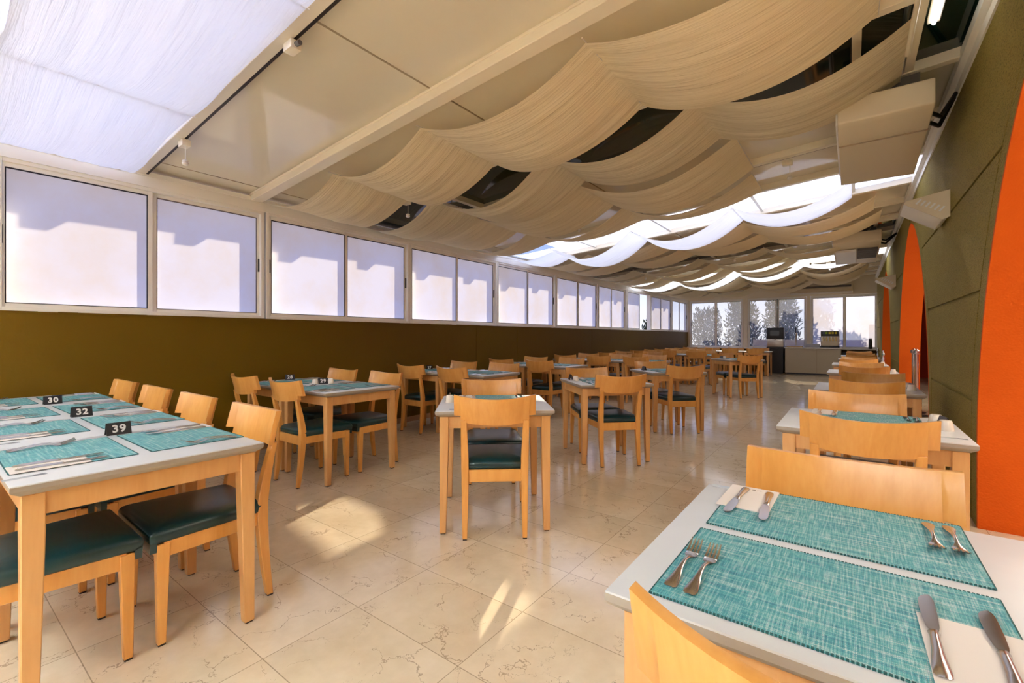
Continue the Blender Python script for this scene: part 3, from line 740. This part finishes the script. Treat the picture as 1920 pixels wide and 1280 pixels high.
sticker(-2.13, .235, PI / 2 + .1, 'worn sticker on the aisle corner of table marked 39')
sticker(-2.86, .25, PI / 2, 'worn sticker between the mats beyond the sign 39')
sticker(-3.46, 2.12, PI / 2, 'small dark sticker on the aisle corner of table marked 29')
sticker(-1.97, 2.07, .7, 'faint pale sticker at the corner of first diagonal table')

# ------------------------------------------------------------------ air conditioners, sconces, detectors
def ac(x0, x1, y0, y1, zb, label, grille):
    r = empty('air_conditioner', ((x0 + x1) / 2, y0, zb)); cx = (x0 + x1) / 2
    tz = cz(cx) - .0 - zb; hw = (x1 - x0) / 2; L_ = y1 - y0
    m = MB(); m.prism([(0, .10), (.05, .08), (.35, .055), (L_ * .6, .03), (L_ - .05, 0), (L_, .03), (L_, .23), (0, .27)], 'x', -hw, hw)
    m.build('casing', M['acwhite'], r, .012, 3)
    m = MB(); m.box(-hw + .06, hw - .06, .2, L_ - .3, .2, tz + .03); m.build('mounting_frame', M['acgrey'], r)
    m = MB().box(-hw - .012, -hw + .002, .03, L_ - .03, .10, .22); m.build('end_cover', M['white'], r, .004, 1)
    m = MB()
    if grille:
        for k in range(9): m.box(.02, hw - .03, .45 + k * .12, .50 + k * .12, .004, .05)
        m.build('air_grille', M['acgrey'], r)
        MB().box(-hw + .03, 0, .42, L_ - .2, -.002, .04).build('lower_panel', M['white'], r, .003, 1)
    else:
        m.box(-hw, hw, .36, .364, .045, .06); m.build('panel_joint', M['seam'], r)
    mb = MB()
    for k, (dy, dz) in enumerate(((.3, .1), (.38, .06))): mb.tube((hw, dy, dz + .05), (hw + .07, dy + .1, dz + .04), .014); mb.tube((hw + .07, dy + .1, dz + .04), (XR - cx - .02, dy + .25, tz - .06), .014)
    mb.build('hose', M['black'], r); tag(r, label, 'air conditioner', 'air conditioners'); return r
ac(-.085, .45, 4.13, 5.50, 2.68, 'large cream boxed air conditioner nearest the camera, beside the green wall', False)
ac(-.27, .40, 9.75, 11.9, 2.74, 'farther boxed air conditioner with grey underside grille, beside the green wall', True)
m = MB(); r = empty('air_conditioner', (-.83, 18.18, 2.66))
MB().prism([(0, 0), (.12, 0), (.12, .26), (-.10, .26), (-.13, .10), (-.08, .02)], 'x', -.86, .86).build('casing', M['acwhite'], r, .01, 2)
MB().box(-.82, .82, -.127, -.10, .17, .235).build('intake_slot', M['acgrey'], r)
MB().box(-.84, .84, -.125, -.05, -.015, .03).build('flap', M['white'], r, .004, 1)
tag(r, 'long white split air conditioner above the far window wall', 'air conditioner', 'air conditioners')
def sconce(y, z, label, sc=1.0):
    r = empty('wall_sconce', (XR, y, z)); r.scale = (sc, sc, sc)
    m = MB(); m.prism([(-.01, .08), (-.01, -.13), (-.05, -.15), (-.30, .02), (-.285, .035), (-.045, -.125), (-.03, .08)], 'y', -.23, .23)
    m.build('shade', M['white'], r, .002, 1)
    for yy in (-.235, .229): MB().prism([(0, .10), (0, -.13), (-.05, -.152), (-.302, .02), (-.29, .045)], 'y', yy, yy + .006).build('cheek', M['acwhite'], r)
    m = MB()
    for k in range(6):
        t = k / 5; cx_, cz_ = -.225 + .15 * t, .012 - .085 * t
        m.prism([(cx_, cz_), (cx_ + .012, cz_ - .008), (cx_ + .045, cz_ + .030), (cx_ + .033, cz_ + .038)], 'y', -.2362, -.2345)
    m.build('vent_slots', M['whitetext'], r)
    MB().box(-.02, 0, -.06, .06, -.03, .08).build('back_plate', M['alugrey'], r)
    tag(r, label, 'wall lamp', 'white wedge wall lamps')
sconce(5.30, 2.315, 'white wedge wall lamp nearest the camera on the green wall', .95)
sconce(10.95, 2.25, 'white wedge wall lamp between the second and third arches', .95)
def detector(x, y, hang, label, box=True):
    r = empty('hanging_detector', (x, y, cz(x)))
    if box: MB().box(-.045, .045, -.03, .03, -.05, .0).build('junction_box', M['beam'], r, .006, 2)
    if hang:
        MB().tube((.02, 0, -.05), (.02, 0, -.16), .003, n=8).build('rod', M['white'], r)
        MB().lathe([(.006, 0), (.018, .004), (.024, .012), (.024, .022), (.010, .026), (.022, .030), (.022, .038), (.006, .046)], (.02, 0, -.20)).build('sensor_head', M['white'], r, smooth=True)
    else:
        MB().tube((.045, 0, -.025), (.085, 0, -.03), .014).build('cable_gland', M['acgrey'], r)
    tag(r, label, 'detector', 'roof beam detectors')
detector(-4.17, 1.315, True, 'hanging detector on the beam beside the first windows')
detector(-2.53, 1.315, False, 'cream junction box on the beam beside the bright skylight cloth')
detector(-4.02, 3.40, True, 'hanging detector by the dark roof glass near second cloth')
detector(-2.98, 5.50, True, 'hanging detector below the fourth cream cloth')
detector(-.53, 5.45, True, 'hanging detector beside the big air conditioner')
detector(-3.9, 10.45, True, 'hanging detector past the second uncovered beam, window side')
detector(-1.9, 10.0, True, 'hanging detector past the second uncovered beam, middle')
detector(-.75, 12.0, True, 'hanging detector beside the farther boxed air conditioner')
detector(-.45, 13.5, True, 'hanging detector beyond the farthest skylight')
# glowing tube added to stand for a reflection in the dark glass
r = empty('glass_reflection', (.40, 3.55, cz(.4) + .03)); MB().box(-.03, .03, -.22, .22, 0, .03).build('glow_backing', M['white'], r, .004, 1)
MB().tube((0, -.2, -.012), (0, .2, -.012), .010).build('tube', M['tube'], r); tag(r, 'short glowing tube standing for a reflection in the dark glass by the green wall', 'reflection')

# ------------------------------------------------------------------ far counter
r = empty('service_counter', (-1.02, 17.8, 0))
MB().box(-.75, .75, -.32, .32, .05, .84).build('cabinet_body', M['beige'], r, .004, 1)
MB().box(-.70, .70, -.28, .28, 0, .05).build('plinth', M['black'], r)
MB().box(-.78, .78, -.35, .36, .84, .88).build('worktop', M['brushed'], r, .004, 1)
for x in (-.74, 0.12): MB().box(x, x + .008, -.327, -.321, .06, .83).build('panel_joint', M['seam'], r)
tag(r, 'beige service counter with steel worktop before the far windows', 'counter')
r = empty('equipment_stand', (-2.1, 17.75, 0)); MB().box(-.28, .28, -.28, .28, .03, .82).build('cabinet', M['black'], r, .006, 1)
MB().box(-.25, .25, -.25, .25, 0, .04).build('plinth', M['black'], r); tag(r, 'black floor cabinet at the counter\'s end, under the coffee machine', 'cabinet')
r = empty('coffee_machine', (-2.06, 17.72, .822))
MB().box(-.24, .24, -.2, .2, .06, .33).build('body', M['brushed'], r, .015, 2); MB().box(-.25, .25, -.2, .2, .33, .71).build('top_housing', M['black'], r, .012, 2)
MB().box(-.15, .12, -.206, -.199, .44, .60).build('display', M['screen'], r); MB().box(-.25, .25, -.24, .2, 0, .06).build('drip_tray', M['black'], r, .004, 1)
MB().tube((0, -.23, .30), (0, -.2, .34), .02).build('spout', M['steel'], r); MB().box(-.2, .2, -.208, -.2, .29, .31).build('trim_bar', M['steel'], r)
tag(r, 'coffee machine with black display top and silver front', 'coffee machine')
r = empty('beer_tap', (-1.49, 17.85, .881))
MB().lathe([(.05, 0), (.05, .02), (.022, .05), (.022, .30), (.035, .38), (.045, .46), (.03, .50), (.01, .51)]).build('column', M['steel'], r, smooth=True)
MB().tube((0, -.02, .42), (0, -.12, .38), .012).build('spout', M['steel'], r); MB().tube((0, -.06, .48), (0, -.07, .66), .014, .02).build('tap_handle', M['black'], r); tag(r, 'chrome beer tap tower with black handle on the counter', 'beer tap')
r = empty('drip_tray', (-1.5, 17.75, .881)); MB().box(-.22, .22, -.18, .06, 0, .04).build('tray', plain('pale_wood_tray', srgb(214, 184, 140), .5), r, .004, 1); tag(r, 'low pale wooden tray at the foot of the beer tap', 'tray')
bpy.data.objects[r.name].location = (-1.5, 17.62, .881)
def stackp():
    r = empty('napkin_stack', (-1.02, 17.72, .881))
    for k in range(7): MB().box(-.2 + .008 * (k % 3), .2 - .006 * (k % 2), -.1, .1, k * .016, k * .016 + .013).build('folded_sheet', M['towel'], r, .003, 1)
    tag(r, 'low stack of folded white napkins between tap and drink dispenser', 'napkins')
stackp()
r = empty('drink_dispenser', (-.56, 17.72, .881))
MB().box(-.24, .24, -.12, .2, .05, .52).build('cabinet', M['brushed'], r, .02, 3); MB().box(-.25, .25, -.2, .2, 0, .05).build('base', M['black'], r, .005, 1)
MB().box(-.23, .23, -.18, -.12, .36, .52).build('dispensing_head', M['black'], r, .01, 2)
for k in range(5):
    x = -.16 + k * .08
    MB().box(x - .028, x + .028, -.186, -.181, .43, .50).build('flavour_label', M['yellow'] if k > 1 else (M['lime'] if k == 1 else M['screen']), r)
    MB().lathe([(.012, 0), (.026, .02), (.026, .09), (.012, .13), (.010, .15)], (x, -.155, .2)).build('nozzle_bottle', M['juice'], r, smooth=True)
MB().tube((.24, 0, .1), (.27, .02, .5), .008).build('side_tube', M['steel'], r)
MB().box(-.2, .2, -.14, -.12, .06, .2).build('splash_plate', M['acwhite'], r)
tag(r, 'silver drink dispenser with five yellow and green labelled nozzles', 'drink dispenser')
o = MB().lathe([(.045, 0), (.048, .01), (.046, .27), (.040, .30), (.030, .305)]).build('black_bottle', M['black'], smooth=True, ang=50); o.location = (.47, 18.19, .842)
MB().lathe([(.03, .305), (.036, .31), (.034, .335), (.01, .34)]).build('bottle_cap', M['steel'], o, smooth=True)
tag(o, 'tall black canister standing on the last window\'s ledge', 'canister')
struct(MB().box(-5.1, .64, 18.12, 18.3, .80, .84).build('trim_30', M['alu']))
r = empty('under_counter_fridge', (-.02, 17.95, 0)); MB().box(-.22, .45, -.2, .15, .02, .72).build('body', M['black'], r, .005, 1); MB().box(-.2, .42, -.206, -.2, .08, .68).build('door', M['black'], r, .002, 1)
MB().tube((-.17, -.225, .3), (-.17, -.225, .55), .008).build('handle', M['alugrey'], r)
tag(r, 'black low refrigerator beside the service counter', 'refrigerator')
# posts and table seen in the second arch, inner room
def post(x, y, label):
    r = empty('rope_barrier_post', (x, y, 0)); MB().lathe([(.15, 0), (.15, .015), (.03, .035)]).build('base', M['black'], r, smooth=True, ang=40)
    MB().tube((0, 0, .03), (0, 0, .95), .027, n=20).build('post', M['steel'], r, smooth=True, ang=40)
    MB().lathe([(.03, .95), (.042, .96), (.042, 1.0), (.02, 1.02), (.008, 1.03)]).build('cap', M['steel'], r, smooth=True); tag(r, label, 'barrier post', 'rope barrier posts')
post(.80, 9.35, 'chrome barrier post with round cap standing in the second arch')
post(.80, 9.73, 'darker barrier post just behind the chrome one in the arch')
put(PT, (1.45, 9.75, 0), .0, 'wooden table standing in the inner room beyond the second arch', 'table', 'restaurant tables')
sign(1.16, 9.62, .4, None, 'dark tent sign on the table beyond the second arch')
def pepper(x, y, label):
    o = MB().lathe([(.03, 0), (.032, .01), (.022, .05), (.028, .10), (.018, .14), (.026, .17), (.012, .2)], n=16).build('pepper_mill', M['steel'], smooth=True); o.location = (x, y, .7602)
    MB().lathe([(.006, .2), (.014, .21), (.012, .225), (.002, .23)], n=12).build('knob', M['steel'], o, smooth=True); tag(o, label, 'pepper mill', 'steel pepper mills')
pepper(.42, 9.75, 'steel pepper mill on the fifth table along the green wall')
pepper(.43, 11.9, 'steel pepper mill on the sixth table along the green wall')

# ------------------------------------------------------------------ outside
def shrub(x, y, h, w, n, mat, label, cat='shrub', seed=1, leaf=.17):
    rnd = random.Random(seed); r = empty('oleander_shrub', (x, y, -.13))
    m = MB(); st = MB()
    for k in range(9):
        an = rnd.uniform(0, 2 * PI); rr = rnd.uniform(.1, .9) * w
        st.tube((rnd.uniform(-.1, .1), rnd.uniform(-.1, .1), 0), (rr * math.cos(an), rr * math.sin(an) * .5, h * rnd.uniform(.6, .95)), .02, .006, 6)
    for k in range(n):
        t = rnd.random() ** .8; an = rnd.uniform(0, 2 * PI); rad = w * (.78 + .22 * math.sin(PI * min(1, t * .9 + .1))) * math.sqrt(rnd.random())
        top = h * (1 + .18 * noise.noise(Vector((x * 3 + math.cos(an) * 2, seed, 0))))
        p = Vector((rad * math.cos(an), rad * math.sin(an) * .6, .05 + top * t))
        d = Vector((rnd.gauss(0, .5), rnd.gauss(0, .5), rnd.uniform(.1, 1.2))).normalized(); u = d.orthogonal().normalized()
        u = Matrix.Rotation(rnd.uniform(0, 2 * PI), 3, d) @ u; l = leaf * rnd.uniform(.7, 1.3); q = l * .14
        m.add([p, p + d * l * .5 + u * q, p + d * l, p + d * l * .5 - u * q], [(0, 1, 2, 3)])
    m.build('foliage', mat, r); st.build('stem', M['stem'], r); tag(r, label, cat, 'shrubs outside the windows')
shrub(-5.05, 20.9, 2.45, .66, 2600, M['leafg'], 'green oleander shrub behind the first far window', seed=1)
shrub(-3.55, 20.4, 2.7, .66, 3400, M['leafg'], 'tall oleander shrub behind the second far window pane', seed=2)
shrub(-2.15, 20.15, 2.95, .62, 3600, M['leafg'], 'dense oleander shrub behind the third far window pane', seed=3)
shrub(-.95, 20.7, 2.6, .45, 2000, M['leafg'], 'oleander shrub behind the fourth far window pane', seed=4)
shrub(-6.3, 18.0, 2.0, .6, 1500, M['leafg'], 'shrub outside the last side window', seed=5)
shrub(-7.5, 15.2, 1.9, .6, 1500, M['leafy'], 'yellow-green shrub outside the side windows', seed=6)
struct(MB().box(-3.0, 3.0, 19.3, 19.4, -.13, 1.12).build('wall_garden', M['outwall']))
m = MB(); m.box(.45, 1.4, 18.75, 19.2, -.13, 1.62); m.box(.75, 1.4, 18.75, 19.2, 1.62, 2.15)
tag(m.build('stepped_masonry', M['outwall']), 'stepped pale masonry block outside the last far window', 'masonry')
tag(MB().box(-6.6, -6.3, 14.3, 14.9, -.13, 2.6).build('brick_pillar', M['brick']), 'brick pillar seen through the open side window', 'pillar')
tag(MB().box(-5.75, -5.65, 13.72, 13.82, -.13, 2.7).build('pink_post', M['pinkpost']), 'pink post seen through the open side window', 'post')
m = MB()
for k in range(9): m.box(-6.3, -6.26, 13.0, 15.5, .2 + k * .2, .38 + k * .2)
tag(m.build('board_fence', M['bluewood']), 'blue grey board fence seen through the open side window', 'fence')
for o in S.objects:
    if '_u' in o: del o['_u']
